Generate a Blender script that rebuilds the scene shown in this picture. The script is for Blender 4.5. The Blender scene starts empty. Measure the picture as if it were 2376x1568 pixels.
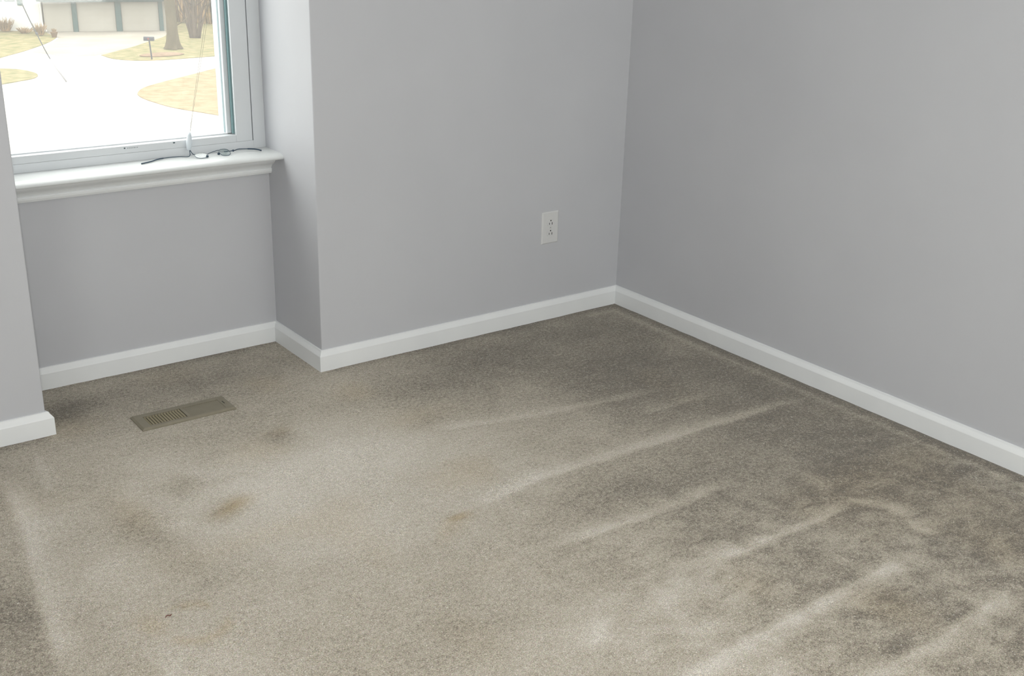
import bpy, bmesh, math, random
import numpy as np
from mathutils import Vector, Matrix

scene = bpy.context.scene
col = scene.collection

# ------------------------------------------------------------------ camera
cam_d = bpy.data.cameras.new('camera')
cam = bpy.data.objects.new('camera', cam_d)
col.objects.link(cam)
scene.camera = cam
CAM = Vector((-2.981, -3.261, 1.510))
PITCH, YAW, ROLL = 0.36456, 0.6470, 0.02723
fw = Vector((math.sin(YAW)*math.cos(PITCH), math.cos(YAW)*math.cos(PITCH), -math.sin(PITCH)))
rt = Vector((math.cos(YAW), -math.sin(YAW), 0))
up = rt.cross(fw)
r_ = rt*math.cos(ROLL) + up*math.sin(ROLL)
u_ = -rt*math.sin(ROLL) + up*math.cos(ROLL)
M = Matrix((r_, u_, -fw)).transposed().to_4x4()
M.translation = CAM
cam.matrix_world = M
cam_d.sensor_width = 36.0
cam_d.lens = 2662.4/2376*36.0
cam_d.clip_start = 0.02
cam_d.clip_end = 400

# ------------------------------------------------------------------ world / light / exposure
world = bpy.data.worlds.new('overcast_sky')
scene.world = world
world.use_nodes = True
wn = world.node_tree
for n in list(wn.nodes):
    wn.nodes.remove(n)
w_out = wn.nodes.new('ShaderNodeOutputWorld')
w_bg = wn.nodes.new('ShaderNodeBackground')
w_bg.inputs['Color'].default_value = (1.0, 0.985, 0.955, 1)
w_bg.inputs['Strength'].default_value = 5.4
wn.links.new(w_bg.outputs[0], w_out.inputs[0])

# the on-camera flash that lit the room
fl = bpy.data.lights.new('camera_flash', 'POINT')
fl.energy = 48
fl.color = (1.0, 0.985, 0.97)
fl.shadow_soft_size = 0.008
fo = bpy.data.objects.new('camera_flash', fl)
fo.location = CAM - r_*0.045 + u_*0.03 + fw*0.02
col.objects.link(fo)

def window_portal(name, loc, rot, sx, sz):
    l = bpy.data.lights.new(name, 'AREA')
    l.shape = 'RECTANGLE'; l.size = sx; l.size_y = sz
    l.cycles.is_portal = True
    o = bpy.data.objects.new(name, l); o.location = loc; o.rotation_euler = rot
    col.objects.link(o)
XWP = -4.40
window_portal('daylight_portal', (-1.774, 0.47, 1.36), (-math.pi/2, 0, 0), 0.88, 1.28)
window_portal('fill_window_portal_left', (XWP, -3.3, 1.45), (math.pi/2, 0, -math.pi/2), 1.5, 1.4)  # portal of the added left window
window_portal('fill_window_portal_rear', (-1.25, -4.5, 1.45), (math.pi/2, 0, 0), 2.1, 1.5)  # portal of the added rear window

vs = scene.view_settings
vs.view_transform = 'Standard'
vs.look = 'None'
vs.exposure = 0.0
vs.gamma = 1.0
vs.use_curve_mapping = False

# ------------------------------------------------------------------ helpers
def mat(name, color, rough=0.6, spec=0.3, metal=0.0):
    m = bpy.data.materials.new(name)
    m.use_nodes = True
    b = m.node_tree.nodes['Principled BSDF']
    b.inputs['Base Color'].default_value = (*color, 1)
    b.inputs['Roughness'].default_value = rough
    b.inputs['Specular IOR Level'].default_value = spec
    b.inputs['Metallic'].default_value = metal
    return m

def node(nt, t, **kw):
    n = nt.nodes.new(t)
    for k, v in kw.items():
        if k in n.inputs.keys() if hasattr(n.inputs, 'keys') else False:
            n.inputs[k].default_value = v
        else:
            setattr(n, k, v)
    return n

def noisy(m, c1, c2, scale=5, detail=4, bump=0.0, bscale=None, dist=0.002, stretch=None):
    """procedural two-colour noise and an optional bump on a principled material"""
    nt = m.node_tree
    b = nt.nodes['Principled BSDF']
    tc = nt.nodes.new('ShaderNodeTexCoord')
    src = tc.outputs['Object']
    if stretch:
        mp = nt.nodes.new('ShaderNodeMapping'); mp.inputs['Scale'].default_value = stretch
        nt.links.new(src, mp.inputs['Vector']); src = mp.outputs[0]
    n = nt.nodes.new('ShaderNodeTexNoise')
    n.inputs['Scale'].default_value = scale; n.inputs['Detail'].default_value = detail
    nt.links.new(src, n.inputs['Vector'])
    r = nt.nodes.new('ShaderNodeValToRGB')
    r.color_ramp.elements[0].color = (*c1, 1); r.color_ramp.elements[0].position = 0.35
    r.color_ramp.elements[1].color = (*c2, 1); r.color_ramp.elements[1].position = 0.65
    nt.links.new(n.outputs['Fac'], r.inputs[0])
    nt.links.new(r.outputs[0], b.inputs['Base Color'])
    if bump:
        n2 = nt.nodes.new('ShaderNodeTexNoise')
        n2.inputs['Scale'].default_value = bscale or scale; n2.inputs['Detail'].default_value = 3
        nt.links.new(src, n2.inputs['Vector'])
        bp = nt.nodes.new('ShaderNodeBump'); bp.inputs['Strength'].default_value = bump
        bp.inputs['Distance'].default_value = dist
        nt.links.new(n2.outputs['Fac'], bp.inputs['Height'])
        nt.links.new(bp.outputs[0], b.inputs['Normal'])
    return m

def link(name, bm, m, parent=None, smooth=False, loc=None):
    me = bpy.data.meshes.new(name)
    bm.normal_update()
    bm.to_mesh(me); bm.free()
    me.materials.append(m)
    if smooth:
        for p in me.polygons: p.use_smooth = True
    o = bpy.data.objects.new(name, me)
    col.objects.link(o)
    if loc is not None:
        for v in me.vertices: v.co -= Vector(loc)
        o.location = loc
    if parent:
        o.parent = parent
        o.matrix_parent_inverse = parent.matrix_basis.inverted()
    return o

def tag(o, label=None, cat=None, group=None, kind=None):
    if label: o['label'] = label
    if cat: o['category'] = cat
    if group: o['group'] = group
    if kind: o['kind'] = kind
    return o

def structure(o, label, cat):
    return tag(o, label, cat, kind='structure')

def empty(name, loc):
    o = bpy.data.objects.new(name, None)
    o.location = loc; o.empty_display_size = 0.05
    col.objects.link(o)
    return o

def box(bm, a, b, bevel=0.0, seg=2):
    x0, y0, z0 = a; x1, y1, z1 = b
    vs_ = [bm.verts.new(p) for p in ((x0,y0,z0),(x1,y0,z0),(x1,y1,z0),(x0,y1,z0),(x0,y0,z1),(x1,y0,z1),(x1,y1,z1),(x0,y1,z1))]
    fs = [bm.faces.new([vs_[i] for i in f]) for f in ((3,2,1,0),(4,5,6,7),(0,1,5,4),(1,2,6,5),(2,3,7,6),(3,0,4,7))]
    if bevel:
        es = list({e for f in fs for e in f.edges})
        bmesh.ops.bevel(bm, geom=es, offset=bevel, segments=seg, affect='EDGES', profile=0.5)

def obox(bm, p, ux, uy, uz, sx, sy, sz):
    """oriented box: centre p, unit axes, full sizes"""
    p = Vector(p); ux, uy, uz = Vector(ux)*sx/2, Vector(uy)*sy/2, Vector(uz)*sz/2
    v = [bm.verts.new(p + ux*i + uy*j + uz*k) for k in (-1,1) for i, j in ((-1,-1),(1,-1),(1,1),(-1,1))]
    for f in ((3,2,1,0),(4,5,6,7),(0,1,5,4),(1,2,6,5),(2,3,7,6),(3,0,4,7)):
        bm.faces.new([v[i] for i in f])

def prism(bm, pts, direction):
    """extrude closed polygon pts (3D) along vector"""
    d = Vector(direction)
    a = [bm.verts.new(p) for p in pts]; b = [bm.verts.new(Vector(p)+d) for p in pts]
    n = len(pts)
    bm.faces.new(a); bm.faces.new(b[::-1])
    for i in range(n):
        bm.faces.new([a[i], b[i], b[(i+1) % n], a[(i+1) % n]])
    bmesh.ops.recalc_face_normals(bm, faces=bm.faces[:])

def tube(bm, pts, rad, seg=8, cap=True):
    pts = [Vector(p) for p in pts]
    rads = rad if isinstance(rad, (list, tuple)) else [rad]*len(pts)
    rings = []; prev = None
    for i, p in enumerate(pts):
        t = (pts[min(i+1, len(pts)-1)] - pts[max(i-1, 0)]).normalized()
        if prev is None:
            ref = Vector((0,0,1)) if abs(t.z) < 0.9 else Vector((1,0,0))
            a = t.cross(ref).normalized()
        else:
            a = (prev - t*prev.dot(t)).normalized()
        prev = a; b = t.cross(a)
        rings.append([bm.verts.new(p + (a*math.cos(2*math.pi*k/seg) + b*math.sin(2*math.pi*k/seg))*rads[i]) for k in range(seg)])
    for r0, r1 in zip(rings, rings[1:]):
        for k in range(seg):
            bm.faces.new([r0[k], r0[(k+1) % seg], r1[(k+1) % seg], r1[k]])
    if cap:
        bm.faces.new(rings[0][::-1]); bm.faces.new(rings[-1])

def smooth_path(pts, n=6):
    """Catmull-Rom through the points"""
    P = [Vector(p) for p in pts]; P = [P[0]*2-P[1]] + P + [P[-1]*2-P[-2]]
    out = []
    for i in range(1, len(P)-2):
        for k in range(n):
            t = k/n
            out.append(0.5*((2*P[i]) + (-P[i-1]+P[i+1])*t + (2*P[i-1]-5*P[i]+4*P[i+1]-P[i+2])*t*t + (-P[i-1]+3*P[i]-3*P[i+1]+P[i+2])*t**3))
    out.append(P[-2])
    return out

# ------------------------------------------------------------------ dimensions
XR, XL, D = -1.3213, -2.2266, 0.347
XA = -2.33                               # left end of the alcove's back wall (its left side is splayed)
#      # alcove right / left side, depth
H = 2.44                                 # ceiling
XW, YR = -4.3, -4.4                      # left wall, rear wall
YO = 0.50                                # outer face of the window wall

# ------------------------------------------------------------------ room materials
m_wall = noisy(mat('grey_wall_paint', (0.5,0.5,0.5), 0.55, 0.25), (0.536,0.545,0.572), (0.554,0.563,0.590), 2.5, 3, 0.08, 260, 0.0006)
m_trim = noisy(mat('white_trim_paint', (0.78,0.79,0.79), 0.38, 0.4), (0.80,0.82,0.83), (0.83,0.85,0.855), 6, 3, 0.05, 60, 0.0005)
m_ceil = mat('ceiling_paint', (0.86,0.86,0.86), 0.9, 0.1)
m_vinyl = mat('white_window_vinyl', (0.62,0.645,0.665), 0.35, 0.45)
m_seal = mat('grey_green_weatherstrip', (0.16,0.25,0.26), 0.7, 0.2)
m_edge = mat('pale_blue_glazing_edge', (0.55,0.70,0.76), 0.3, 0.5)

# glass: real thin pane, clear with a weak reflection
m_glass = bpy.data.materials.new('window_glass'); m_glass.use_nodes = True
nt = m_glass.node_tree
for n in list(nt.nodes): nt.nodes.remove(n)
o_ = nt.nodes.new('ShaderNodeOutputMaterial'); tr = nt.nodes.new('ShaderNodeBsdfTransparent')
gl = nt.nodes.new('ShaderNodeBsdfGlossy'); gl.inputs['Roughness'].default_value = 0.02
tr.inputs['Color'].default_value = (0.97, 0.985, 0.98, 1)
mx = nt.nodes.new('ShaderNodeMixShader'); mx.inputs[0].default_value = 0.06
nt.links.new(tr.outputs[0], mx.inputs[1]); nt.links.new(gl.outputs[0], mx.inputs[2])
veil = nt.nodes.new('ShaderNodeBsdfTranslucent'); veil.inputs['Color'].default_value = (0.95, 0.93, 0.88, 1)   # veiling glare put into the pane as a pale translucent layer
m2 = nt.nodes.new('ShaderNodeMixShader'); m2.inputs[0].default_value = 0.045
nt.links.new(mx.outputs[0], m2.inputs[1]); nt.links.new(veil.outputs[0], m2.inputs[2]); nt.links.new(m2.outputs[0], o_.inputs[0])

# ------------------------------------------------------------------ carpet
random.seed(3)
rng = np.random.default_rng(11)

def vnoise(x, y, cell, seed):
    """smooth value noise on arrays"""
    g = np.random.default_rng(seed).random((256, 256))
    u = x/cell + 100; v = y/cell + 100
    i = np.floor(u).astype(int); j = np.floor(v).astype(int)
    fu = u-i; fv = v-j
    fu = fu*fu*(3-2*fu); fv = fv*fv*(3-2*fv)
    g00 = g[i % 256, j % 256]; g10 = g[(i+1) % 256, j % 256]; g01 = g[i % 256, (j+1) % 256]; g11 = g[(i+1) % 256, (j+1) % 256]
    return (g00*(1-fu)+g10*fu)*(1-fv) + (g01*(1-fu)+g11*fu)*fv

def seg_dist(x, y, pts):
    """signed distance to a polyline and the position along it"""
    best = np.full(x.shape, 1e9); sgn = np.zeros(x.shape); par = np.zeros(x.shape); acc = 0
    L = sum(math.dist(a, b) for a, b in zip(pts, pts[1:]))
    for (ax, ay), (bx, by) in zip(pts, pts[1:]):
        dx, dy = bx-ax, by-ay; l = math.hypot(dx, dy)
        t = np.clip(((x-ax)*dx + (y-ay)*dy)/(l*l), 0, 1)
        px, py = ax+t*dx-x, ay+t*dy-y
        d = np.hypot(px, py); m_ = d < best
        s = np.sign(dx*(y-ay) - dy*(x-ax))
        best = np.where(m_, d, best); sgn = np.where(m_, s, sgn); par = np.where(m_, (acc+t*l)/L, par)
        acc += l
    return best*sgn, par

def carpet():
    st = 0.0125
    xs = np.arange(XW, 0.0001, st); ys = np.arange(YR, D+0.001, st)
    X, Y = np.meshgrid(xs, ys, indexing='ij')
    wx = X + (vnoise(X, Y, 0.12, 1)-.5)*0.05; wy = Y + (vnoise(X, Y, 0.12, 2)-.5)*0.05
    # pile lay, with some window light painted in: 0 = brushed dark, 1 = brushed light
    lay = 0.46 + (vnoise(wx, wy, 0.45, 3)-.5)*0.12 + (vnoise(wx, wy, 0.17, 4)-.5)*0.15
    fine = (vnoise(wx, wy, 0.055, 5)-.5)*.55 + (vnoise(wx*.8+wy*.3, wy*1.2, 0.026, 6)-.5)*1.0
    amp = 0.10 + 0.20*np.clip((-1.15-Y)/0.5, 0, 1)*np.clip((X+1.7)/0.5, 0, 1)
    lay += fine*amp
    # left behind by the vacuum: (points, strength, width, lit side, soft side width)
    lay -= 0.22*np.clip((X+1.35)/0.9, 0, 1)*np.clip((-Y+.6)/.6, 0, 1)**.5    # pile tone lowered towards the right side of the room
    streaks = [
        ([(-1.50,-1.07),(-1.189,-1.030),(-.796,-1.047),(-.546,-1.051),(-.274,-1.065),(-.062,-1.092)], .46, .026, 1, .07),
        ([(-1.40,-1.342),(-1.085,-1.360),(-.751,-1.353)], .40, .018, 1, .07),
        ([(-1.16,-1.615),(-.839,-1.632),(-.558,-1.617)], .58, .020, 1, .05),
        ([(-1.62,-1.910),(-1.325,-1.894),(-1.024,-1.882),(-.604,-1.868)], .62, .032, -1, .05),
        ([(-1.20,-2.118),(-.959,-2.127),(-.535,-2.105)], .52, .026, -1, .06),
        ([(-1.20,-2.36),(-.8,-2.35),(-.45,-2.34)], .4, .03, 1, .05),
        ([(-1.274,-.607),(-.901,-.703),(-.46,-.768)], .26, .016, 1, .06),
        ([(-.66,-.87),(-.35,-.88)], .22, .02, 1, .05),
        ([(-.558,-1.600),(-.50,-1.72),(-.539,-1.835)], .30, .03, 1, .04),
        ([(-.539,-1.835),(-.422,-1.80)], .25, .03, 1, .04),
        ([(-2.414,-.211),(-2.432,-.531),(-2.488,-.881),(-2.527,-1.169)], .42, .022, 1, .10),
        ([(-2.30,-.12),(-2.33,-.36)], .22, .016, 1, .05),
        ([(-2.33,-1.20),(-2.42,-1.5),(-2.5,-1.8)], .3, .02, 1, .06),
    ]
    for pts, s, w, side, soft in streaks:
        d, p = seg_dist(wx*0.2+X*0.8, wy*0.2+Y*0.8, pts); s = s*.66; w = w*.72; soft = soft*.55
        d = d*side
        prof = np.where(d < 0, np.exp(-(d/(w*0.55))**2), np.exp(-(d/(w+soft*0.55))**2))
        ends = np.clip(p/0.14, 0, 1)*np.clip((1-p)/0.14, 0, 1)
        lay += s*prof*ends*(0.85+0.3*vnoise(X, Y, 0.05, 9))
        # pile brushed the other way just below the ridge
        lay -= 0.08*s*np.exp(-((d+w*1.9)/(w*1.2))**2)*ends
    # light and dark pile patches; window light pool and sill shade painted in too
    def blob(cx, cy, rx, ry, s, a=0.0):
        ca, sa = math.cos(a), math.sin(a)
        u = ((wx-cx)*ca + (wy-cy)*sa)/rx; v = (-(wx-cx)*sa + (wy-cy)*ca)/ry
        return s*np.exp(-(u*u+v*v))
    for b in [(-1.53,-1.68,.07,.04,.26,0),(-1.30,-1.66,.09,.04,.20,.3),(-1.45,-1.62,.25,.12,.08,0),(-1.65,-.55,.35,.18,.22,.1),(-1.5,-.85,.45,.28,.22,0),
              (-1.95,-.75,.35,.25,.18,0),(-1.9,-1.25,.3,.3,.12,0),(-2.3,-1.0,.15,.35,.12,0),(-1.0,-1.22,.3,.08,-.10,0),(-.75,-.45,.5,.25,-.12,0),
              (-1.97,-.70,.06,.05,-.30,.4),(-2.03,-.53,.07,.05,-.26,.2),(-1.68,-.38,.05,.05,-.24,0),(-2.2,-.75,.06,.25,-.20,.2),(-2.56,-.9,.09,.6,-.20,0),
              (-.25,-1.3,.22,.5,-.05,0),(-.45,-1.98,.30,.05,-.08,0),(-1.0,-1.75,.35,.04,-.04,0),(-1.2,-2.02,.3,.06,.08,0),(-1.35,-1.78,.25,.07,.10,0),(-1.27,-.55,.09,.04,-.14,.2),(-1.9,-.55,.09,.03,-.12,0),(-2.35,-1.5,.06,.3,-.2,.2),(-1.0,-.25,.5,.12,-.10,.1),
              (-2.12,.15,.10,.1,-.25,0),(-1.7,.13,.3,.08,-.10,0)]:
        lay += blob(*b)
    # darker pile tone along the skirting, paler line by the right wall
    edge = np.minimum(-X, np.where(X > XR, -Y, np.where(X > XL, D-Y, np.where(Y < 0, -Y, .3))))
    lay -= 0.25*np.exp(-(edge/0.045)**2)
    lay += 0.16*np.exp(-((edge-0.075)/0.016)**2)*(X > -0.2)
    # yellow-brown stains
    st_ = blob(-1.947,-.698,.05,.03,.9,.3) + blob(-1.496,-1.097,.02,.012,.9) + blob(-1.53,-1.13,.07,.02,.35,.5)
    for cx, cy, rr in [(-2.215,-1.13,.075)]:
        rad = np.hypot(wx-cx, (wy-cy)*1.0)
        st_ += .5*np.exp(-((rad-rr)/.014)**2)*(vnoise(X, Y, .05, 14) > .35)
    st_ += blob(-2.31,-1.09,.03,.05,.45) + blob(-2.20,-.62,.05,.12,.3) + blob(-1.66,-.35,.05,.03,.35) + blob(-1.25,-.5,.12,.06,.25)
    st_ += np.clip(vnoise(wx, wy, .22, 21)-.62, 0, 1)*0.9
    Z = (vnoise(X, Y, .05, 31)-.5)*0.0014 + (lay-.45)*0.0012
    # keep the pile level where the register and skirting sit
    Z = np.where((X > -2.02) & (X < -1.66) & (Y > -.18) & (Y < .01), 0.0, Z)
    nx, ny = X.shape
    co = np.stack([X, Y, Z], -1).reshape(-1, 3)
    idx = np.arange(nx*ny).reshape(nx, ny)
    q = np.stack([idx[:-1, :-1], idx[1:, :-1], idx[1:, 1:], idx[:-1, 1:]], -1)
    cx_ = (X[:-1, :-1]+X[1:, 1:])/2; cy_ = (Y[:-1, :-1]+Y[1:, 1:])/2
    keep = (cy_ < 0.002) | ((cx_ > XL+(XA-XL)*cy_/D-.012) & (cx_ < XR+.012))
    q = q[keep]
    me = bpy.data.meshes.new('floor')
    me.vertices.add(len(co)); me.vertices.foreach_set('co', co.ravel())
    me.loops.add(q.size); me.loops.foreach_set('vertex_index', q.ravel())
    me.polygons.add(len(q)); me.polygons.foreach_set('loop_start', np.arange(0, q.size, 4))
    me.update(calc_edges=True); me.validate()
    for nm, arr in (('pile_lay_and_light', lay), ('stain', st_)):
        at = me.attributes.new(nm, 'FLOAT', 'POINT')
        at.data.foreach_set('value', np.clip(arr, 0, 1.2).ravel().astype(np.float32))
    for p in me.polygons: p.use_smooth = True
    o = bpy.data.objects.new('floor', me); col.objects.link(o)
    return o

m_carpet = mat('cut_pile_carpet', (0.5,0.46,0.4), 0.95, 0.12)
nt = m_carpet.node_tree; B = nt.nodes['Principled BSDF']; K = nt.links.new
B.inputs['Sheen Weight'].default_value = 0.25
B.inputs['Sheen Roughness'].default_value = 0.6
tc = nt.nodes.new('ShaderNodeTexCoord')
a1 = nt.nodes.new('ShaderNodeAttribute'); a1.attribute_name = 'pile_lay_and_light'
a2 = nt.nodes.new('ShaderNodeAttribute'); a2.attribute_name = 'stain'
n1 = nt.nodes.new('ShaderNodeTexNoise'); n1.inputs['Scale'].default_value = 260; n1.inputs['Detail'].default_value = 3; n1.inputs['Roughness'].default_value = 0.7
n2 = nt.nodes.new('ShaderNodeTexNoise'); n2.inputs['Scale'].default_value = 90; n2.inputs['Detail'].default_value = 4
n3 = nt.nodes.new('ShaderNodeTexNoise'); n3.inputs['Scale'].default_value = 330; n3.inputs['Detail'].default_value = 1
for n in (n1, n2, n3): K(tc.outputs['Object'], n.inputs['Vector'])
def mth(op, a, b=None, clamp=False):
    n = nt.nodes.new('ShaderNodeMath'); n.operation = op; n.use_clamp = clamp
    for i, v in enumerate((a, b)):
        if v is None: continue
        if isinstance(v, (int, float)): n.inputs[i].default_value = v
        else: K(v, n.inputs[i])
    return n.outputs[0]
f1 = mth('MULTIPLY', mth('SUBTRACT', n1.outputs['Fac'], 0.5), 1.35)
f2 = mth('MULTIPLY', mth('SUBTRACT', n2.outputs['Fac'], 0.5), 0.75)
lay_s = mth('ADD', mth('ADD', a1.outputs['Fac'], f1), f2, True)
rp = nt.nodes.new('ShaderNodeValToRGB')
rp.color_ramp.elements[0].position = 0.0; rp.color_ramp.elements[0].color = (0.170,0.144,0.108,1)
rp.color_ramp.elements[1].position = 1.0; rp.color_ramp.elements[1].color = (0.690,0.642,0.572,1)
e = rp.color_ramp.elements.new(0.15); e.color = (0.205,0.175,0.133,1)
rp.color_ramp.elements[0].color = (0.125,0.106,0.079,1)
e = rp.color_ramp.elements.new(0.45); e.color = (0.425,0.378,0.296,1)
K(lay_s, rp.inputs[0])
mixs = nt.nodes.new('ShaderNodeMix'); mixs.data_type = 'RGBA'; mixs.blend_type = 'MULTIPLY'
K(mth('MULTIPLY', a2.outputs['Fac'], 0.8, True), mixs.inputs[0]); K(rp.outputs[0], mixs.inputs[6]); mixs.inputs[7].default_value = (0.84,0.70,0.45,1)
# tufts of slightly different yarn colour
mixc = nt.nodes.new('ShaderNodeMix'); mixc.data_type = 'RGBA'; mixc.blend_type = 'OVERLAY'
mixc.inputs[0].default_value = 0.16
K(mixs.outputs[2], mixc.inputs[6]); K(n3.outputs['Color'], mixc.inputs[7])
# sparse fibre tips, their sparkle painted into the colour
vo = nt.nodes.new('ShaderNodeTexVoronoi'); vo.inputs['Scale'].default_value = 75
K(tc.outputs['Object'], vo.inputs['Vector'])
tip = mth('LESS_THAN', vo.outputs['Distance'], 0.11)
mixt = nt.nodes.new('ShaderNodeMix'); mixt.data_type = 'RGBA'
K(mth('MULTIPLY', tip, 0.55), mixt.inputs[0]); K(mixc.outputs[2], mixt.inputs[6]); mixt.inputs[7].default_value = (0.9,0.88,0.84,1)
spk = nt.nodes.new('ShaderNodeTexNoise'); spk.inputs['Scale'].default_value = 420; spk.inputs['Detail'].default_value = 2
K(tc.outputs['Object'], spk.inputs['Vector'])
gain = mth('ADD', 1.0, mth('MULTIPLY', mth('SUBTRACT', spk.outputs['Fac'], 0.5), 1.9))
vm = nt.nodes.new('ShaderNodeVectorMath'); vm.operation = 'SCALE'
K(mixt.outputs[2], vm.inputs[0]); K(gain, vm.inputs['Scale'])
K(vm.outputs[0], B.inputs['Base Color'])
bp_ = nt.nodes.new('ShaderNodeBump'); bp_.inputs['Strength'].default_value = 0.7; bp_.inputs['Distance'].default_value = 0.003
K(mth('ADD', n1.outputs['Fac'], n2.outputs['Fac']), bp_.inputs['Height']); K(bp_.outputs[0], B.inputs['Normal'])

fl_o = carpet(); fl_o.data.materials.append(m_carpet)
structure(fl_o, 'beige grey cut-pile carpet with vacuum marks covering the room floor', 'carpet')

# ------------------------------------------------------------------ walls
def wall(name, boxes, label, bevels=(), m=m_wall):
    bm = bmesh.new()
    for a, b in boxes: box(bm, a, b)
    return structure(link(name, bm, m), label, 'wall')

bm = bmesh.new()
for (x0, x1) in ((XR, 0.12), (XW-.12, XL)):
    # plastered corner towards the alcove is very slightly rounded
    s = 1 if x0 == XR else -1
    xc = XR if s == 1 else XL; xe = x1 if s == 1 else x0
    r = 0.004
    arc = [(xc + s*(r - r*math.sin(t)), r - r*math.cos(t)) for t in [k*math.pi/8 for k in range(5)]]
    poly = arc + ([(xc, YO)] if s == 1 else [(XA, D), (XA, YO)]) + [(xe, YO), (xe, 0)]
    a = [bm.verts.new((x, y, -0.05)) for x, y in poly]; b = [bm.verts.new((x, y, H)) for x, y in poly]
    n = len(poly); bm.faces.new(a); bm.faces.new(b[::-1])
    for i in range(n): bm.faces.new([a[i], b[i], b[(i+1) % n], a[(i+1) % n]])
bmesh.ops.recalc_face_normals(bm, faces=bm.faces[:])
structure(link('wall_back', bm, m_wall), 'light grey painted wall on both sides of the window alcove', 'wall')
ZS, ZT = 0.700, 2.02      # window opening
wall('wall_alcove', [((XA, D, -.05), (XR, YO, ZS-.018)), ((XA, D, ZT), (XR, YO, H))], 'recessed grey wall under the window between the two corners')
wall('wall_right', [((0, YR-.12, -.05), (.12, 0, H))], 'long plain grey wall on the right of the room')
wall('wall_left', [((XW-.12, YR-.12, -.05), (XW, -4.05, H)), ((XW-.12, -2.55, -.05), (XW, 0, H)), ((XW-.12, -4.05, -.05), (XW, -2.55, .75)), ((XW-.12, -4.05, 2.15), (XW, -2.55, H))], 'plain grey wall at the left side of the room behind the camera')
wall('wall_rear', [((XW, YR-.12, -.05), (-2.3, YR, H)), ((-.2, YR-.12, -.05), (0, YR, H)), ((-2.3, YR-.12, -.05), (-.2, YR, .7)), ((-2.3, YR-.12, 2.2), (-.2, YR, H))],
     'grey wall behind the camera with a wide opening for an added window')
bm = bmesh.new(); box(bm, (XW-.12, YR-.12, H), (.12, YO, H+.1))
structure(link('ceiling', bm, m_ceil), 'flat white ceiling above the room', 'ceiling')

# ------------------------------------------------------------------ baseboards (mitred sweeps)
HB, TB = 0.0733, 0.0145
room = [(0,YR),(0,0),(XR,0),(XR,D),(XA,D),(XL,0),(XW,0),(XW,YR)]
prof = [(0,-.01),(TB,-.01),(TB,.0535),(TB-.0012,.0565),(TB*.52,.0670),(TB*.46,.0690),(TB*.40,.0722),(TB*.25,HB),(0,HB)]
def miter(i):
    n = len(room); p = Vector(room[i]); a = (p-Vector(room[i-1])).normalized(); b = (Vector(room[(i+1) % n])-p).normalized()
    na = Vector((-a.y, a.x)); nb = Vector((-b.y, b.x))
    m_ = (na+nb).normalized(); return p, m_/max(m_.dot(na), .2)
names = ['baseboard_right', 'baseboard_back', 'baseboard_alcove_side', 'baseboard_alcove', 'baseboard_alcove_left', 'baseboard_front_left', 'baseboard_left', 'baseboard_rear']
labs = ['long white baseboard along the right wall', 'white baseboard under the outlet on the back wall', 'short white baseboard on the side of the window alcove',
        'white baseboard below the window inside the alcove', 'short white baseboard on the hidden left side of the alcove', 'white baseboard at the left picture edge ending at the alcove corner',
        'white baseboard along the left wall', 'white baseboard along the wall behind the camera']
for i in range(8):
    bm = bmesh.new()
    rings = []
    for j in (i, (i+1) % 8):
        p, m_ = miter(j)
        rings.append([bm.verts.new((p.x+m_.x*d, p.y+m_.y*d, z)) for d, z in prof])
    n = len(prof)
    for k in range(n): bm.faces.new([rings[0][k], rings[0][(k+1) % n], rings[1][(k+1) % n], rings[1][k]])
    bm.faces.new(rings[0]); bm.faces.new(rings[1][::-1])
    bmesh.ops.recalc_face_normals(bm, faces=bm.faces[:])
    structure(link(names[i], bm, m_trim), labs[i], 'baseboard')

# ------------------------------------------------------------------ window stool and apron
bm = bmesh.new()
y0, t = 0.226, 0.0185
pts = [(XL, .45, ZS-t), (XL, .45, ZS)]
nose = [(y0 + 0.034 - 0.034*math.sin(a), ZS - .013 + .013*math.cos(a)) for a in [k*math.pi/20 for k in range(11)]] + [(y0+.0006, ZS-.0155), (y0+.0025, ZS-t+.0006), (y0+.004, ZS-t)]
a_ = [(.36, ZS)] + nose + [(.36, ZS-t)]
ra = [bm.verts.new((XL+(XA-XL)*min(y, D)/D, y, z)) for y, z in a_]; rb = [bm.verts.new((XR, y, z)) for y, z in a_]
bm.faces.new(ra); bm.faces.new(rb[::-1])
for k in range(len(a_)): bm.faces.new([ra[k], rb[k], rb[(k+1) % len(a_)], ra[(k+1) % len(a_)]])
bmesh.ops.recalc_face_normals(bm, faces=bm.faces[:])
structure(link('trim_1', bm, mat('satin_stool_paint', (.66,.68,.68), .35, .4)), 'white painted window stool with rounded front edge', 'window sill')
bm = bmesh.new()
ap = [(D, ZS-t), (.288, ZS-t), (.288, .677), (.2895, .670), (.293, .6635), (.299, .658), (.306, .6535), (.3125, .650), (.3185, .645), (.3235, .639), (.3265, .6345), (.3240, .6335), (.3225, .630), (.3235, .6235), (.3275, .6165), (D, .614)]
prism(bm, [(XA+.006, y, z) for y, z in ap], (XR-XA-.006, 0, 0))
structure(link('trim_2', bm, m_trim), 'white moulded apron under the window stool', 'window trim')

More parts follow.
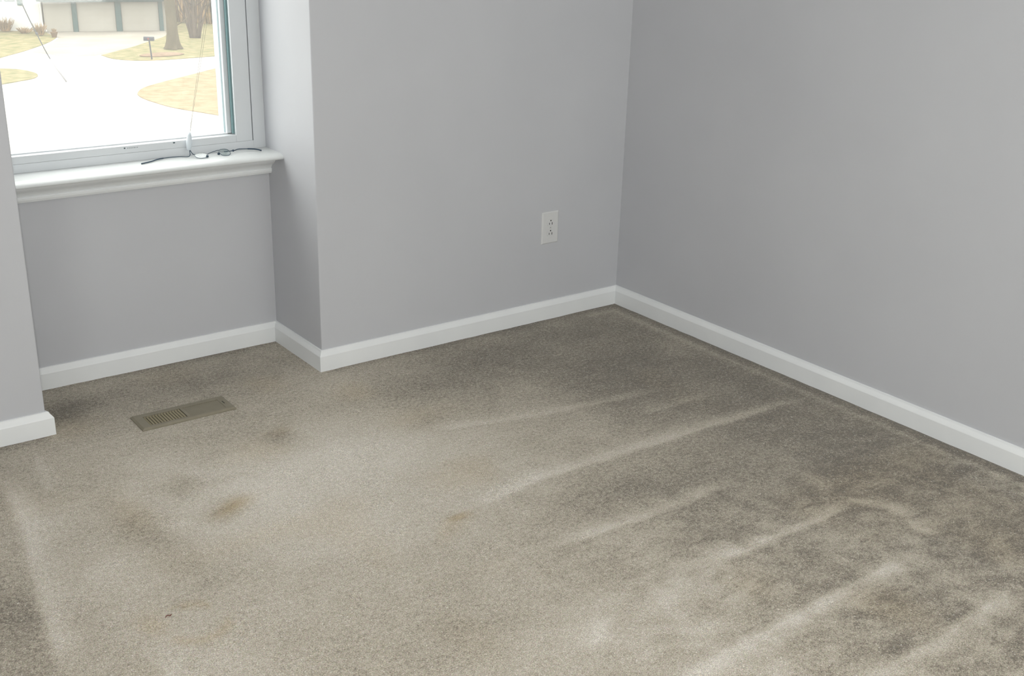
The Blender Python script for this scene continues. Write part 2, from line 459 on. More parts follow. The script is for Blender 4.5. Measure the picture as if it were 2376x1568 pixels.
# ------------------------------------------------------------------ the window
win = empty('window_1', (-1.774, .40, ZS))
structure(win, 'white framed window over the alcove looking onto a street', 'window')
def part(name, boxes, m, parent, bevel=0.0):
    bm = bmesh.new()
    for a, b in boxes: box(bm, a, b, bevel)
    return link(name, bm, m, parent)
JX = .044
part('frame', [((XR-JX, .360, ZS), (XR, .47, ZT)), ((XA, .360, ZS), (XA+JX, .47, ZT)), ((XA+JX, .3595, ZS), (XR-JX, .47, ZS+.027)), ((XA+JX, .360, ZT-.04), (XR-JX, .47, ZT))], m_vinyl, win, .0012)
sx0, sx1 = XA+JX+.0025, XR-JX-.0025
part('sash', [((sx1-.058, .3612, ZS+.0268), (sx1, .405, ZT-.042)), ((sx0, .3612, ZS+.0268), (sx0+.058, .405, ZT-.042)),
              ((sx0+.058, .3612, ZS+.0268), (sx1-.058, .405, ZS+.0505)), ((sx0+.058, .3612, ZT-.10), (sx1-.058, .405, ZT-.042))], m_vinyl, win, .0015)
# weatherstrip, glazing bead and pale outer stop in the reveal of the sash
ix0, ix1, iz0, iz1 = sx0+.058, sx1-.058, ZS+.0505, ZT-.10
part('weatherstrip', [((ix1-.006, .372, iz0+.003), (ix1+.001, .386, iz1)), ((ix0-.001, .372, iz0+.003), (ix0+.006, .386, iz1))], m_seal, win)
part('glazing_bead', [((ix1-.020, .388, iz0), (ix1, .403, iz1)), ((ix0, .388, iz0), (ix0+.020, .403, iz1)),
                      ((ix0, .388, iz0-.004), (ix1, .403, iz0+.004))], m_vinyl, win, .001)
part('outer_stop', [((ix1-.025, .404, iz0), (ix1-.004, .440, iz1)), ((ix0+.004, .404, iz0), (ix0+.025, .440, iz1)), ((ix0, .404, iz0-.01), (ix1, .44, iz0+.002))], m_edge, win)
part('pane', [((ix0, .3965, iz0), (ix1, .3985, iz1))], m_glass, win)
# small printed maker's mark on the lower sash rail (too small to read in the photo)
m_ink = mat('dark_grey_ink', (0.06,0.09,0.10), 0.6)
bm = bmesh.new()
for k, (w, h) in enumerate([(.005,.004),(.0018,.0024),(.0016,.0028),(.0018,.0024),(.0016,.0024),(.002,.0028),(.0016,.0024),(.0018,.0024)]):
    x = -1.806 + (0.0 if k == 0 else .0065 + .0052*k)
    box(bm, (x, .3609, .7415), (x+w, .3613, .7415+h))
link('printed_mark', bm, m_ink, win)
bm = bmesh.new(); bmesh.ops.create_icosphere(bm, subdivisions=2, radius=.004, matrix=Matrix.Translation((-1.642,.3600,.7455)) @ Matrix.Diagonal((1,.4,.55,1)))  # tiny dark spot on the sash rail
link('dark_spot', bm, m_ink, win)['label'] = 'small dark spot on the lower sash rail'

# rear window, added out of view to raise the room's ambient light
w2 = empty('fill_window_rear', (-1.25, YR-.06, .7))
structure(w2, 'wide white framed window added unseen behind the camera to brighten the room', 'window')
part('frame', [((-2.3, YR-.11, .7), (-2.24, YR-.02, 2.2)), ((-.26, YR-.11, .7), (-.2, YR-.02, 2.2)), ((-2.24, YR-.11, .7), (-.26, YR-.02, .76)), ((-2.24, YR-.11, 2.14), (-.26, YR-.02, 2.2)),
               ((-1.27, YR-.1, .76), (-1.23, YR-.03, 2.14))], m_vinyl, w2)
part('pane', [((-2.24, YR-.07, .76), (-1.27, YR-.066, 2.14)), ((-1.23, YR-.07, .76), (-.26, YR-.066, 2.14))], m_glass, w2)

w3 = empty('fill_window_left', (XW-.06, -3.3, .75))  # left window, added out of view for more ambient light
structure(w3, 'white framed window added unseen in the left wall to brighten the room', 'window')
part('frame', [((XW-.11, -4.05, .75), (XW-.02, -3.99, 2.15)), ((XW-.11, -2.61, .75), (XW-.02, -2.55, 2.15)), ((XW-.11, -3.99, .75), (XW-.02, -2.61, .81)), ((XW-.11, -3.99, 2.09), (XW-.02, -2.61, 2.15))], m_vinyl, w3)
part('pane', [((XW-.07, -3.99, .81), (XW-.066, -2.61, 2.09))], m_glass, w3)

# ------------------------------------------------------------------ raised blind with hanging cord
m_cord = mat('off_white_cord', (0.28,0.29,0.25), 0.8)
m_plastic = mat('white_plastic', (0.62,0.67,0.71), 0.3, 0.5)
bl = empty('window_blind', (-1.774, .33, 1.94))
tag(bl, 'raised white window blind whose pull cord and white tassel hang to the sill', 'window blind')
part('headrail', [((XA+.03, .315, 1.975), (XR-.01, .355, 2.015))], m_plastic, bl, .002)
bm = bmesh.new()
for k in range(14): box(bm, (XA+.032, .318, 1.905+.005*k), (XR-.012, .352, 1.9075+.005*k))
link('slats', bm, m_plastic, bl)
bm = bmesh.new()
for dx in (-.0026, .0026):
    tube(bm, smooth_path([(-1.395+dx, .336, 1.98), (-1.435+dx*1.4, .339, 1.55), (-1.508+dx*1.3, .342, 1.151), (-1.550+dx, .342, .966), (-1.572+dx*.6, .342, .872), (-1.5935, .342, .775)], 4), .00042, 6)
cd = link('pull_cord', bm, m_cord, bl, True)
bm = bmesh.new()
ctr = [Vector((-1.5935, .342, .778)), Vector((-1.5960, .342, .770)), Vector((-1.5985, .342, .745)), Vector((-1.6015, .342, .724)), Vector((-1.602, .342, .720))]
tube(bm, ctr, [.0028, .0075, .0098, .0070, .0042], 14)
link('tassel', bm, m_plastic, cd, True)['label'] = 'white plastic tassel'

# ------------------------------------------------------------------ eyeglasses on the stool
m_wire = mat('dark_blue_grey_metal', (0.035,0.06,0.09), 0.35, 0.5, 0.4)
m_lens = bpy.data.materials.new('tinted_lens'); m_lens.use_nodes = True
nt = m_lens.node_tree
for n in list(nt.nodes): nt.nodes.remove(n)
o_ = nt.nodes.new('ShaderNodeOutputMaterial'); tr = nt.nodes.new('ShaderNodeBsdfTransparent'); tr.inputs['Color'].default_value = (.86,.89,.89,1)
gl = nt.nodes.new('ShaderNodeBsdfGlossy'); gl.inputs['Roughness'].default_value = .05; mx = nt.nodes.new('ShaderNodeMixShader'); mx.inputs[0].default_value = .1
nt.links.new(tr.outputs[0], mx.inputs[1]); nt.links.new(gl.outputs[0], mx.inputs[2]); nt.links.new(mx.outputs[0], o_.inputs[0])
gz = ZS
g = empty('eyeglasses', (-1.53, .31, gz))
tag(g, 'thin dark wire eyeglasses with arms spread wide, lying on the window stool', 'eyeglasses')
# left arm, ending in a thicker ear tip
bm = bmesh.new()
tube(bm, smooth_path([(-1.775,.300,gz+.0022),(-1.739,.313,gz+.003),(-1.712,.330,gz+.004),(-1.674,.337,gz+.0045),(-1.640,.330,gz+.005),(-1.609,.321,gz+.005),(-1.606,.321,gz+.024),(-1.598,.320,gz+.012),(-1.588,.318,gz+.008)], 5),
     .0013, 8)
a = link('temple', bm, m_wire, g, True)
bm = bmesh.new(); tube(bm, smooth_path([(-1.775,.300,gz+.0026),(-1.739,.313,gz+.0032),(-1.712,.330,gz+.004),(-1.69,.336,gz+.0042)], 5), .0021, 8); link('ear_tip', bm, m_wire, a, True)
# right arm
bm = bmesh.new()
tube(bm, smooth_path([(-1.488,.325,gz+.006),(-1.470,.323,gz+.007),(-1.452,.322,gz+.008),(-1.437,.327,gz+.010),(-1.416,.325,gz+.009),(-1.392,.318,gz+.008),(-1.376,.310,gz+.006),(-1.367,.300,gz+.003)], 5), .0014, 8)
a = link('temple', bm, m_wire, g, True)
bm = bmesh.new(); tube(bm, smooth_path([(-1.405,.323,gz+.0085),(-1.388,.316,gz+.0075),(-1.374,.308,gz+.0055),(-1.3665,.299,gz+.003)], 5), .0023, 8); link('ear_tip', bm, m_wire, a, True)
bm = bmesh.new(); bmesh.ops.create_icosphere(bm, subdivisions=2, radius=.0038, matrix=Matrix.Translation((-1.457,.322,gz+.008))); link('hinge', bm, m_wire, a, True)
# bridge between the lenses
bm = bmesh.new()
tube(bm, smooth_path([(-1.556,.310,gz+.004),(-1.548,.313,gz+.008),(-1.530,.318,gz+.012),(-1.512,.322,gz+.014),(-1.503,.322,gz+.014)], 5), .0011, 8)
link('bridge', bm, m_wire, g, True)
def lens(cx, cy, rx, ry, z, tilt):
    ring = []
    for k in range(28):
        a_ = 2*math.pi*k/28
        ex = math.copysign(abs(math.cos(a_))**.8, math.cos(a_)); ey = math.copysign(abs(math.sin(a_))**.8, math.sin(a_))
        x, y = rx*ex, ry*ey
        ring.append(Vector((cx+x, cy+y*math.cos(tilt), z + (y+ry)*math.sin(tilt))))
    bm = bmesh.new(); tube(bm, ring+[ring[0]], .0009, 6, False); rim = link('rim', bm, m_wire, g, True)
    bm = bmesh.new(); prism(bm, ring, (0,0,.0011)); link('lens', bm, m_lens, rim)
lens(-1.576, .301, .0215, .017, gz+.0022, .30)
lens(-1.495, .303, .0180, .018, gz+.0022, .42)
for x, y in ((-1.560,.292),(-1.512,.312)):
    bm = bmesh.new(); bmesh.ops.create_icosphere(bm, subdivisions=2, radius=.0042, matrix=Matrix.Translation((x,y,gz+.0048)) @ Matrix.Diagonal((1.2,.6,1,1)))
    link('nose_pad', bm, m_wire, g, True)

# ------------------------------------------------------------------ wall outlet
m_pl = mat('white_outlet_plastic', (0.66,0.665,0.665), 0.35, 0.45)
m_dark = mat('black_slot', (0.012,0.012,0.012), 0.7)
m_screw = mat('painted_screw', (0.45,0.45,0.45), 0.4)
ox0, ox1, oz1 = -.3940, -.3147, .4247; oz0 = oz1-.124; ocx = (ox0+ox1)/2; ocz = (oz0+oz1)/2
ou = empty('electrical_outlet', (ocx, 0, ocz))
tag(ou, 'white duplex electrical outlet with cover plate low on the grey back wall', 'electrical outlet')
bm = bmesh.new()
# plate with a softly chamfered rim and two openings left for the sockets
def ring_xz(x0, x1, z0, z1, y): return [bm.verts.new(p) for p in ((x0,y,z0),(x1,y,z0),(x1,y,z1),(x0,y,z1))]
r0 = ring_xz(ox0, ox1, oz0, oz1, 0); r1 = ring_xz(ox0+.0005, ox1-.0005, oz0+.0005, oz1-.0005, -.0022); r2 = ring_xz(ox0+.0042, ox1-.0042, oz0+.0042, oz1-.0042, -.0052)
for a, b in ((r0, r1), (r1, r2)):
    for k in range(4): bm.faces.new([a[k], a[(k+1) % 4], b[(k+1) % 4], b[k]])
bm.faces.new(r2); bm.faces.new(r0[::-1])
bmesh.ops.recalc_face_normals(bm, faces=bm.faces[:])
link('cover_plate', bm, m_pl, ou)
for s in (1, -1):
    zc = ocz + s*.0195
    bm = bmesh.new(); pts = []
    for k in range(32):     # round receptacle face, flat at top and bottom
        a_ = 2*math.pi*k/32; pts.append((ocx + .0172*math.cos(a_), -.0050, zc + max(-.0138, min(.0138, .0172*math.sin(a_)))))
    prism(bm, pts, (0, -.0016, 0)); rc = link('receptacle', bm, m_pl, ou)
    bm = bmesh.new()
    for sx, h in ((-.0064, .0075), (.0064, .0092)): box(bm, (ocx+sx-.0012, -.0070, zc-.0045-h/2+.001), (ocx+sx+.0012, -.0064, zc-.0045+h/2+.001))
    prism(bm, [(ocx+.0026*math.cos(2*math.pi*k/12), -.0064, zc+.0080+.0026*math.sin(2*math.pi*k/12)) for k in range(12)], (0, -.0006, 0))
    link('slots', bm, m_dark, rc)['label'] = 'black plug slots'
bm = bmesh.new(); prism(bm, [(ocx+.0029*math.cos(2*math.pi*k/12), -.0051, ocz+.0029*math.sin(2*math.pi*k/12)) for k in range(12)], (0, -.0009, 0)); link('screw', bm, m_screw, ou)

# ------------------------------------------------------------------ floor register
m_reg = noisy(mat('olive_brown_enamel', (.25,.23,.16), .5, .35), (.225,.202,.150), (.25,.225,.168), 30, 2)
m_tan = mat('tan_louvre_metal', (.42,.37,.25), .4, .4)
vx0, vx1, vy0, vy1 = -1.991, -1.694, -.138, -.026
rg = empty('floor_register', ((vx0+vx1)/2, (vy0+vy1)/2, 0))
tag(rg, 'olive brown metal floor register with louvre slots set in the carpet', 'floor register')
zt = .0075
hx = [(-1.962, -1.846), (-1.836, -1.722)]; hy0, hy1 = -.122, -.052
bm = bmesh.new()
gx = [vx0+.006, hx[0][0], hx[0][1], hx[1][0], hx[1][1], vx1-.006]; gy = [vy0+.006, hy0, hy1, vy1-.006]
V = {(i, j): bm.verts.new((gx[i], gy[j], zt)) for i in range(6) for j in range(4)}
for i in range(5):
    for j in range(3):
        if j == 1 and i in (1, 3): continue
        bm.faces.new([V[i,j], V[i+1,j], V[i+1,j+1], V[i,j+1]])
loop = [V[i,0] for i in range(6)] + [V[5,j] for j in range(1,4)] + [V[i,3] for i in range(4,-1,-1)] + [V[0,j] for j in (2,1)]
mid_x, mid_y = (vx0+vx1)/2, (vy0+vy1)/2
def outv(v, e, z): return bm.verts.new((v.co.x + (e if v.co.x > vx1-.01 else -e if v.co.x < vx0+.01 else 0), v.co.y + (e if v.co.y > vy1-.01 else -e if v.co.y < vy0+.01 else 0), z))
prev = loop
for e_, z_ in ((.006, .0030), (.006, -.002)):
    nxt = [outv(v, e_, z_) for v in loop]
    n = len(loop)
    for k in range(n): bm.faces.new([prev[k], nxt[k], nxt[(k+1) % n], prev[(k+1) % n]])
    prev = nxt
for i in (1, 3):      # turned-down edges of the two openings
    c = [V[i,1], V[i+1,1], V[i+1,2], V[i,2]]; d = [bm.verts.new((v.co.x, v.co.y, .001)) for v in c]
    for k in range(4): bm.faces.new([c[k], d[k], d[(k+1) % 4], c[(k+1) % 4]])
bmesh.ops.recalc_face_normals(bm, faces=bm.faces[:])
link('faceplate', bm, m_reg, rg)
bm = bmesh.new(); box(bm, (vx0+.01, vy0+.008, .0006), (vx1-.01, vy1-.008, .0014)); link('duct_dark_sheet', bm, m_dark, rg)  # black sheet that paints in the dark of the duct below
bm = bmesh.new()
nl = 13
for k in range(nl):     # open louvres, leaning
    x = hx[0][0] + (k+.5)*(hx[0][1]-hx[0][0])/nl
    obox(bm, (x, (hy0+hy1)/2, .0045), (.60,0,.80), (0,1,0), (-.80,0,.60), .0058, hy1-hy0-.003, .0009)
link('louvres', bm, m_tan, rg)['label'] = 'open tan louvre slats'
bm = bmesh.new()
for k in range(15):     # closed louvres lie nearly flat
    x = hx[1][0] + (k+.5)*(hx[1][1]-hx[1][0])/15
    obox(bm, (x, (hy0+hy1)/2, .0050), (.96,0,.28), (0,1,0), (-.28,0,.96), .0079, hy1-hy0-.003, .0009)
link('louvres', bm, m_reg, rg)
bm = bmesh.new(); box(bm, (-1.7145, -.092, zt-.0002), (-1.7125, -.072, zt+.0006)); lv = link('lever_slot', bm, m_dark, rg)

# ------------------------------------------------------------------ red-brown fibre on the carpet
m_red = mat('dark_red_fibre', (.14,.03,.025), .8)
bm = bmesh.new(); tube(bm, smooth_path([(-2.2845,-1.092,.003),(-2.281,-1.088,.004),(-2.277,-1.0885,.0045),(-2.2735,-1.092,.004),(-2.271,-1.089,.004),(-2.268,-1.0865,.003)], 4), [.0004]+[.0009]*19+[.0004], 6)
tag(link('fibre_scrap', bm, m_red, None, True, (-2.276,-1.089,.003)), 'tiny dark red fibre scrap lying on the carpet near the front left', 'lint')

# ================================================================== outside
GZ = -6.0
m_conc = noisy(mat('pale_concrete', (.6,.58,.54), .9, .1), (.27,.26,.24), (.31,.30,.28), .35, 4)
m_drive = noisy(mat('driveway_concrete', (.5,.47,.4), .9, .1), (.19,.176,.148), (.235,.218,.185), .5, 4)
m_grass = noisy(mat('dry_spring_lawn', (.4,.38,.2), .95, .05), (.105,.106,.048), (.190,.160,.090), 2.2, 5, .4, 12, .05)
m_dry = noisy(mat('dry_tan_grass', (.4,.38,.2), .95, .05), (.145,.116,.065), (.215,.168,.105), 2.4, 6, .4, 12, .05)
m_cream = noisy(mat('cream_siding', (.6,.58,.5), .7, .2), (.225,.214,.185), (.245,.235,.205), .6, 2)
m_white = mat('white_siding', (.42,.42,.40), .7, .2)
m_teal = mat('teal_painted_trim', (.022,.055,.055), .7, .2)
m_roof = noisy(mat('brown_shingles', (.1,.09,.08), .9, .1), (.08,.07,.06), (.13,.11,.09), 6, 3)
m_bark = noisy(mat('grey_brown_bark', (.2,.17,.12), .95, .05), (.045,.037,.020), (.075,.062,.038), 3, 5, .6, 8, .05, (1,1,.25))
m_bark2 = noisy(mat('reddish_brown_bark', (.17,.13,.1), .95, .05), (.040,.030,.022), (.070,.052,.038), 3, 5, .6, 8, .04, (1,1,.25))
m_brush = noisy(mat('dry_brown_twigs', (.2,.13,.08), .95, .05), (.11,.085,.055), (.27,.18,.095), 1.5, 3)
m_mulch = noisy(mat('red_mulch', (.3,.18,.14), .95, .05), (.13,.09,.06), (.17,.12,.085), 4, 4)
m_mbox = mat('dark_grey_metal', (.016,.02,.03), .5, .3)
m_flag = mat('red_paint', (.12,.02,.018), .5, .3)
m_dglass = mat('dark_window_glass', (.07,.09,.10), .15, .5)
m_wire2 = mat('dark_steel_cable', (.03,.035,.04), .6)

def ground(name, pts, z, m, label, cat):
    bm = bmesh.new()
    prism(bm, [(x, y, z) for x, y in pts], (0, 0, -.25))
    return structure(link(name, bm, m), label, cat)
ground('street', [(-60,6),(90,6),(90,120),(-60,120)], GZ, m_conc, 'broad pale street and ground seen through the window', 'street')
def curve2(pts): return [(p.x, p.y) for p in smooth_path([(x, y, 0) for x, y in pts], 4)]
ground('driveway', [(15.3,64.6),(21.4,62.85),(21.3,60.8),(19.3,58.2),(17.2,56.2),(14.6,53.9),(13.3,54.2),(12.4,56.4),(14.1,59.3),(15.2,61.7)], GZ+.01, m_drive, 'concrete driveway sloping up to the garage doors', 'driveway')
ground('lawn', curve2([(2,44),(8.0,51.2),(10.5,54.8),(12.25,57.0),(14.03,59.68),(15.05,61.67)]) + [(15.31,64.34),(14.9,66.9),(8,72),(-6,74),(-12,60)], GZ+.02, m_grass, 'pale dry lawn in front of the white house wing', 'lawn')
ground('lawn', curve2([(2,52.5),(7.77,52.44),(9.62,51.24),(10.32,50.46),(10.56,49.03),(10.14,47.83),(9.28,47.19),(8.48,46.68),(2,43)]), GZ+.03, m_grass, 'small rounded lawn island in the street, left of the guy wire', 'lawn')
ground('lawn', curve2([(14.9,53.88),(17.0,55.97),(18.58,57.88),(20.52,60.29),(21.6,63.14)]) + [(24.4,70.1),(32,89),(60,89),(60,51.5)] + curve2([(22.62,51.87),(20.34,51.44),(18.92,51.21),(16.3,51.06),(15.05,52.16),(14.9,53.88)])[:-1], GZ+.025, m_grass, 'greenish lawn with the mailbox and bare trees right of the driveway', 'lawn')
ground('lawn', curve2([(12.27,40.31),(12.3,41.32),(12.59,42.36),(13.53,43.74),(16.12,45.86),(18.51,47.72),(22.28,50.18)]) + [(40,52),(40,25),(18,25)] + curve2([(13.95,32.83),(13.42,35.73),(13.03,36.93),(12.49,38.46),(12.27,40.31)])[:-1], GZ+.025, m_dry, 'yellow dry lawn on the near side of the street, beside the window frame', 'lawn')
bm = bmesh.new()
bmesh.ops.create_uvsphere(bm, u_segments=24, v_segments=8, radius=1, matrix=Matrix.Translation((17.4,52.55,GZ+.05)) @ Matrix.Diagonal((1.1,.6,.09,1)))
tag(link('mulch_bed', bm, m_mulch, None, True, (17.4,52.55,GZ+.05)), 'low reddish mulch bed at the foot of the mailbox', 'mulch')

# ---- house with three garage doors
GA = Vector((15.37, 64.55, GZ)); GB = Vector((21.40, 62.76, GZ)); gu = (GB-GA).normalized(); gn = Vector((gu.y, -gu.x, 0)); UZ = Vector((0,0,1))   # gn faces the street
if gn.y > 0: gn = -gn
h = empty('house', tuple((GA+GB)/2))
tag(h, 'cream house across the street with three garage doors and a white wing', 'house')
def gbox(name, u0, u1, z0, z1, d0, d1, m, A=GA, u=gu, n_=gn, parent=h, extra=None):
    bm = bmesh.new()
    for (a0, a1, b0, b1, e0, e1) in [(u0, u1, z0, z1, d0, d1)] + (extra or []):
        c = A + u*(a0+a1)/2 + UZ*((b0+b1)/2) + n_*(e0+e1)/2
        obox(bm, c, u, n_, UZ, a1-a0, abs(e1-e0), b1-b0)
    bmesh.ops.recalc_face_normals(bm, faces=bm.faces[:])
    return link(name, bm, m, parent)
LW = (GB-GA).length
gbox('wall', -.05, LW+.25, 0, 2.6, -2.6, -.12, m_cream)
gbox('eave', -.35, LW+.6, 1.68, 1.80, -.1, .55, m_teal)
gbox('roof', -.4, LW+.7, 1.80, 1.95, -2.7, .7, m_roof)
def along(x): return (x-GA.x)/gu.x
posts = [(16.74,16.98),(18.93,19.22),(21.17,21.38)]
doors = [(15.40,16.72),(17.0,18.91),(19.24,21.15)]
for a, b in posts:
    gbox('door_post', along(a), along(b), 0, 1.68, -.12, .06, m_teal)
for a, b in doors:
    s0, s1 = along(a), along(b)
    dr = gbox('garage_door', s0, s1, .02, 1.60, -.12, -.06, m_cream)
    ex = [(s0+.12+i*(s1-s0-.12)/4, s0+(i+1)*(s1-s0-.12)/4, .1+j*.385, .1+j*.385+.29, -.06, -.048) for i in range(4) for j in range(4)]
    gbox('door_panel', *ex[0], m_cream, parent=dr, extra=ex[1:])
gbox('lintel', 0, LW, 1.60, 1.70, -.12, .05, m_teal)
WA = Vector((15.36, 65.0, GZ)); WB = Vector((7.0, 69.9, GZ)); wu = (WB-WA).normalized(); wnr = Vector((-wu.y, wu.x, 0))
if wnr.y > 0: wnr = -wnr
gbox('wing_wall', 0, 9.5, 0, 2.9, -4, 0, m_white, WA, wu, wnr)
gbox('wing_roof', -.4, 9.8, 2.9, 3.1, -4.4, .6, m_roof, WA, wu, wnr)
def wx_(x): return (x-WA.x)/wu.x
wd = gbox('window', wx_(14.26), wx_(13.2), 1.50, 2.6, 0, .05, m_white, WA, wu, wnr)
gbox('pane', wx_(14.20), wx_(13.70), 1.56, 2.54, .05, .06, m_dglass, WA, wu, wnr, wd, [(wx_(13.62), wx_(13.26), 1.56, 2.54, .05, .06)])
gbox('shutter', wx_(14.53), wx_(14.29), 1.39, 2.65, 0, .06, m_teal, WA, wu, wnr)
gbox('shutter', wx_(13.17), wx_(12.93), 1.39, 2.65, 0, .06, m_teal, WA, wu, wnr)
bm = bmesh.new(); q = WA + wnr*.12; tube(bm, smooth_path([q+UZ*2.8, q+UZ*1.2, q+UZ*.45+wnr*.02, q+UZ*.18+wnr*.3+gu*.15, q+UZ*.1+wnr*.55+gu*.3], 5), .055, 8)
link('downspout', bm, m_white, h, True)

# ---- plants in front of the house
def twiggy(name, base, hgt, spread, n, m, seed, r=.02, parent=None, stuff=None):
    rnd = random.Random(seed); bm = bmesh.new(); b = Vector(base)
    for k in range(n):
        a = rnd.uniform(0, 6.28); s = rnd.random()**.5*spread; hh = hgt*rnd.uniform(.6, 1.0)
        st0 = b + Vector((math.cos(a)*s*.4, math.sin(a)*s*.4, 0)); tp = b + Vector((math.cos(a)*s, math.sin(a)*s, hh))
        md = (st0+tp)/2 + Vector((rnd.uniform(-.1,.1), rnd.uniform(-.1,.1), 0))*hgt
        tube(bm, [st0, md, tp], [r, r*.7, r*.25], 4)
        for q_ in range(2):
            t2 = md + Vector((rnd.uniform(-1,1), rnd.uniform(-1,1), rnd.uniform(.2,1)))*hgt*.3
            tube(bm, [md, t2], [r*.5, r*.2], 4)
    return link(name, bm, m, parent, False, base)
tag(twiggy('shrub', (13.45, 65.45, GZ+.07), .75, .55, 90, m_brush, 5), 'bare brown shrub under the shuttered window of the white wing', 'shrub')
tag(twiggy('shrub', (14.6, 62.9, GZ+.07), .62, .42, 70, m_brush, 6), 'small brownish shrub at the corner beside the downspout', 'shrub')
tag(twiggy('shrub', (14.15, 64.3, GZ+.07), .3, .6, 60, m_brush, 8), 'low dry shrub between the two taller shrubs at the white wing', 'shrub')
pt = empty('flower_pot', (15.03, 61.9, GZ)); tag(pt, 'brown flower pot with dry stems at the left edge of the driveway', 'flower pot')
bm = bmesh.new(); tube(bm, [(15.03,61.9,GZ), (15.03,61.9,GZ+.22), (15.03,61.9,GZ+.25), (15.03,61.9,GZ+.30)], [.11,.17,.19,.19], 16); link('pot', bm, mat('brown_clay', (.09,.055,.028), .8), pt, False)
twiggy('dry_stems', (15.03, 61.9, GZ+.28), .22, .16, 30, m_brush, 9, .012, pt)

# ---- mailbox
mb = empty('mailbox', (16.50, 51.25, GZ+.06)); tag(mb, 'dark grey mailbox with red flag on a thin post beside the driveway', 'mailbox')
mdir = Vector((.8035,-.5948,0)).normalized(); mn = Vector((mdir.y,-mdir.x,0)); cM = Vector((16.36,51.23,GZ+.90))
bm = bmesh.new()
prof_m = [(-.09,0),(.09,0),(.09,.10)] + [(.09*math.cos(a), .10+.09*math.sin(a)) for a in [math.pi*k/8 for k in range(1,8)]] + [(-.09,.10)]
prism(bm, [cM - mdir*.23 + mn*a + UZ*b for a, b in prof_m], mdir*.46); link('box', bm, m_mbox, mb)
bm = bmesh.new(); tube(bm, [(16.42,51.22,GZ+.04), (16.37,51.23,GZ+.90)], .035, 8); link('post', bm, m_mbox, mb)
bm = bmesh.new(); obox(bm, cM + (mn if mn.y < 0 else -mn)*.10 + UZ*.10, mdir, mn, UZ, .07, .02, .08); link('flag', bm, m_flag, mb)['label'] = 'red flag'

# ---- bare trees
def limb(bm, p, d, L, r, depth, rnd, kids=3, seg=6):
    n = 4; pts = [Vector(p)]; d = Vector(d).normalized()
    for i in range(n):
        d = (d + Vector((rnd.uniform(-.12,.12), rnd.uniform(-.12,.12), rnd.uniform(-.03,.10)))).normalized()
        pts.append(pts[-1] + d*L/n)
    tube(bm, pts, [r*(1-.45*i/n) for i in range(n+1)], seg)
    if depth > 0:
        for k in range(kids):
            q_ = pts[rnd.choice((2,3,4))]; s = Vector((rnd.uniform(-1,1), rnd.uniform(-1,1), rnd.uniform(.0,.8)))
            limb(bm, q_, d*.8+s*.7, L*rnd.uniform(.5,.75), r*.5, depth-1, rnd, kids, max(4, seg-1))
rnd = random.Random(4)
tb = (18.79, 54.6, GZ+.05)
t_ = empty('tree', tb); tag(t_, 'large bare tree with thick trunk standing right of the mailbox', 'tree')
bm = bmesh.new(); B0 = Vector(tb)
zs = [0, .12, .35, .8, 1.5, 2.3, 3.2, 4.2]; rs = [.40, .34, .30, .275, .26, .265, .28, .24]
rings = []
for z, r in zip(zs, rs):
    ring = []
    for k in range(20):
        a_ = 2*math.pi*k/20; fl_ = 1 + .28*max(0, 1-z/.6)*math.cos(4*a_+1) + .04*math.sin(7*a_+z*3)
        ring.append(bm.verts.new(B0 + Vector((math.cos(a_)*r*fl_ - .035*z*.3, math.sin(a_)*r*fl_ + .01*z, z))))
    rings.append(ring)
for q0, q1 in zip(rings, rings[1:]):
    for k in range(20): bm.faces.new([q0[k], q0[(k+1) % 20], q1[(k+1) % 20], q1[k]])
link('trunk', bm, m_bark, t_, True)
bm = bmesh.new()
for dd, L, r in (((-.5,.2,.9),3.5,.16),((.55,-.3,.9),3.6,.17),((.1,.6,1),3.2,.13),((-.1,-.5,1),3.0,.12)): limb(bm, B0+Vector((0,0,4.0)), dd, L, r, 3, rnd)
link('branches', bm, m_bark, t_)
bm = bmesh.new(); limb(bm, B0+Vector((.18,-.1,1.15)), (.75,-.5,.35), .5, .05, 1, rnd, 2); link('side_shoot', bm, m_bark, t_)

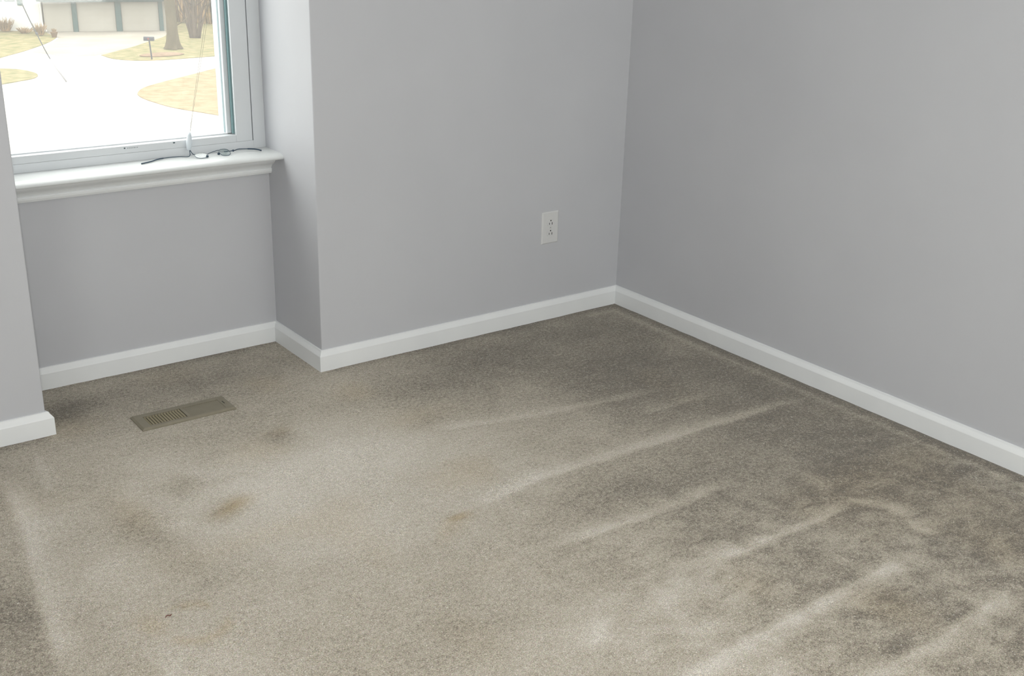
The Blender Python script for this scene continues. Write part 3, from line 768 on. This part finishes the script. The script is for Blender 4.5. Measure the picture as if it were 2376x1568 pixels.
t2b = (21.55, 58.7, GZ+.05)
t2 = empty('tree', t2b); tag(t2, 'bare multi-stemmed tree fanning out from one base on the lawn', 'tree')
B1 = Vector(t2b)
for k, (dx, top, r) in enumerate([(-1.05, 2.4, .05), (-.62, 2.6, .10), (-.36, 2.5, .05), (.08, 2.9, .12), (.36, 2.8, .06), (.90, 2.5, .075), (1.35, 2.6, .05)]):
    bm = bmesh.new(); off = mdir*dx; b0 = B1 + mdir*(dx*.20) + UZ*(-.02)
    pts = smooth_path([b0, b0 + off*.12 + UZ*top*.25, b0 + off*.38 + UZ*top*.6, b0 + off*.78 + UZ*top, b0 + off*1.5 + UZ*top*1.8], 4)
    tube(bm, pts, [r*(1.25-.9*i/(len(pts)-1)) for i in range(len(pts))], 9)
    for q_ in range(5):
        i = rnd.randint(6, len(pts)-2)
        limb(bm, pts[i], Vector((rnd.uniform(-1,1), rnd.uniform(-.6,.6), rnd.uniform(.5,1.2))), rnd.uniform(.7,1.4), r*.3, 1, rnd, 3, 5)
    link('stem', bm, m_bark2, t2, True)

# brush far behind
rnd = random.Random(12)
bm = bmesh.new()
for k in range(800):
    s = rnd.random()*14; dep = rnd.random()*3.0
    p = Vector((22.9, 66.5, GZ+.05)) + mdir*s + Vector((.4,.9,0))*dep
    hh = rnd.uniform(2.0, 4.5); ln = rnd.uniform(-.5,.5)
    tube(bm, [p, p + Vector((ln*.4, 0, hh*.5)), p + Vector((ln, rnd.uniform(-.3,.3), hh))], [rnd.uniform(.03,.09), .04, .012], 4, False)
tag(link('brush', bm, m_brush, None, False, (28, 64.5, GZ+.05)), 'hazy brown brush thicket behind the bare trees', 'brush', kind='stuff')

# guy wire coming down to its anchor at the street edge
gw = empty('guy_wire', (11.01, 46.32, GZ)); tag(gw, 'thin dark guy wire slanting down across the view at the left of the window', 'wire')
top = Vector((9.8,47.22,-2.77)); bot = Vector((11.01,46.32,GZ)); mid1 = Vector((10.2,46.92,-4.08)); mid2 = Vector((10.55,46.66,-5.08))
ext = top + (top-mid1)*3.2 + UZ*.5
bm = bmesh.new(); tube(bm, smooth_path([ext, top, mid1, mid2, bot], 5), .022, 6); link('cable', bm, m_wire2, gw, True)
bm = bmesh.new(); tube(bm, [mid2, mid2 + (bot-mid2)*.5, bot], [.024,.045,.034], 8); link('guard', bm, mat('grey_plastic_guard', (.21,.21,.22), .6), gw, True)
bm = bmesh.new(); bmesh.ops.create_icosphere(bm, subdivisions=2, radius=.055, matrix=Matrix.Translation(mid1)); link('insulator', bm, m_wire2, gw, True)
# the pole that carries the wire, left of what the window shows
po = empty('utility_pole', (6.2, 49.9, GZ)); tag(po, 'wooden utility pole left of the window view carrying the guy wire', 'utility pole')
bm = bmesh.new(); tube(bm, [(6.2,49.9,GZ), (6.2,49.9,GZ+8.5)], [.16,.11], 12); link('pole', bm, m_bark, po, True)
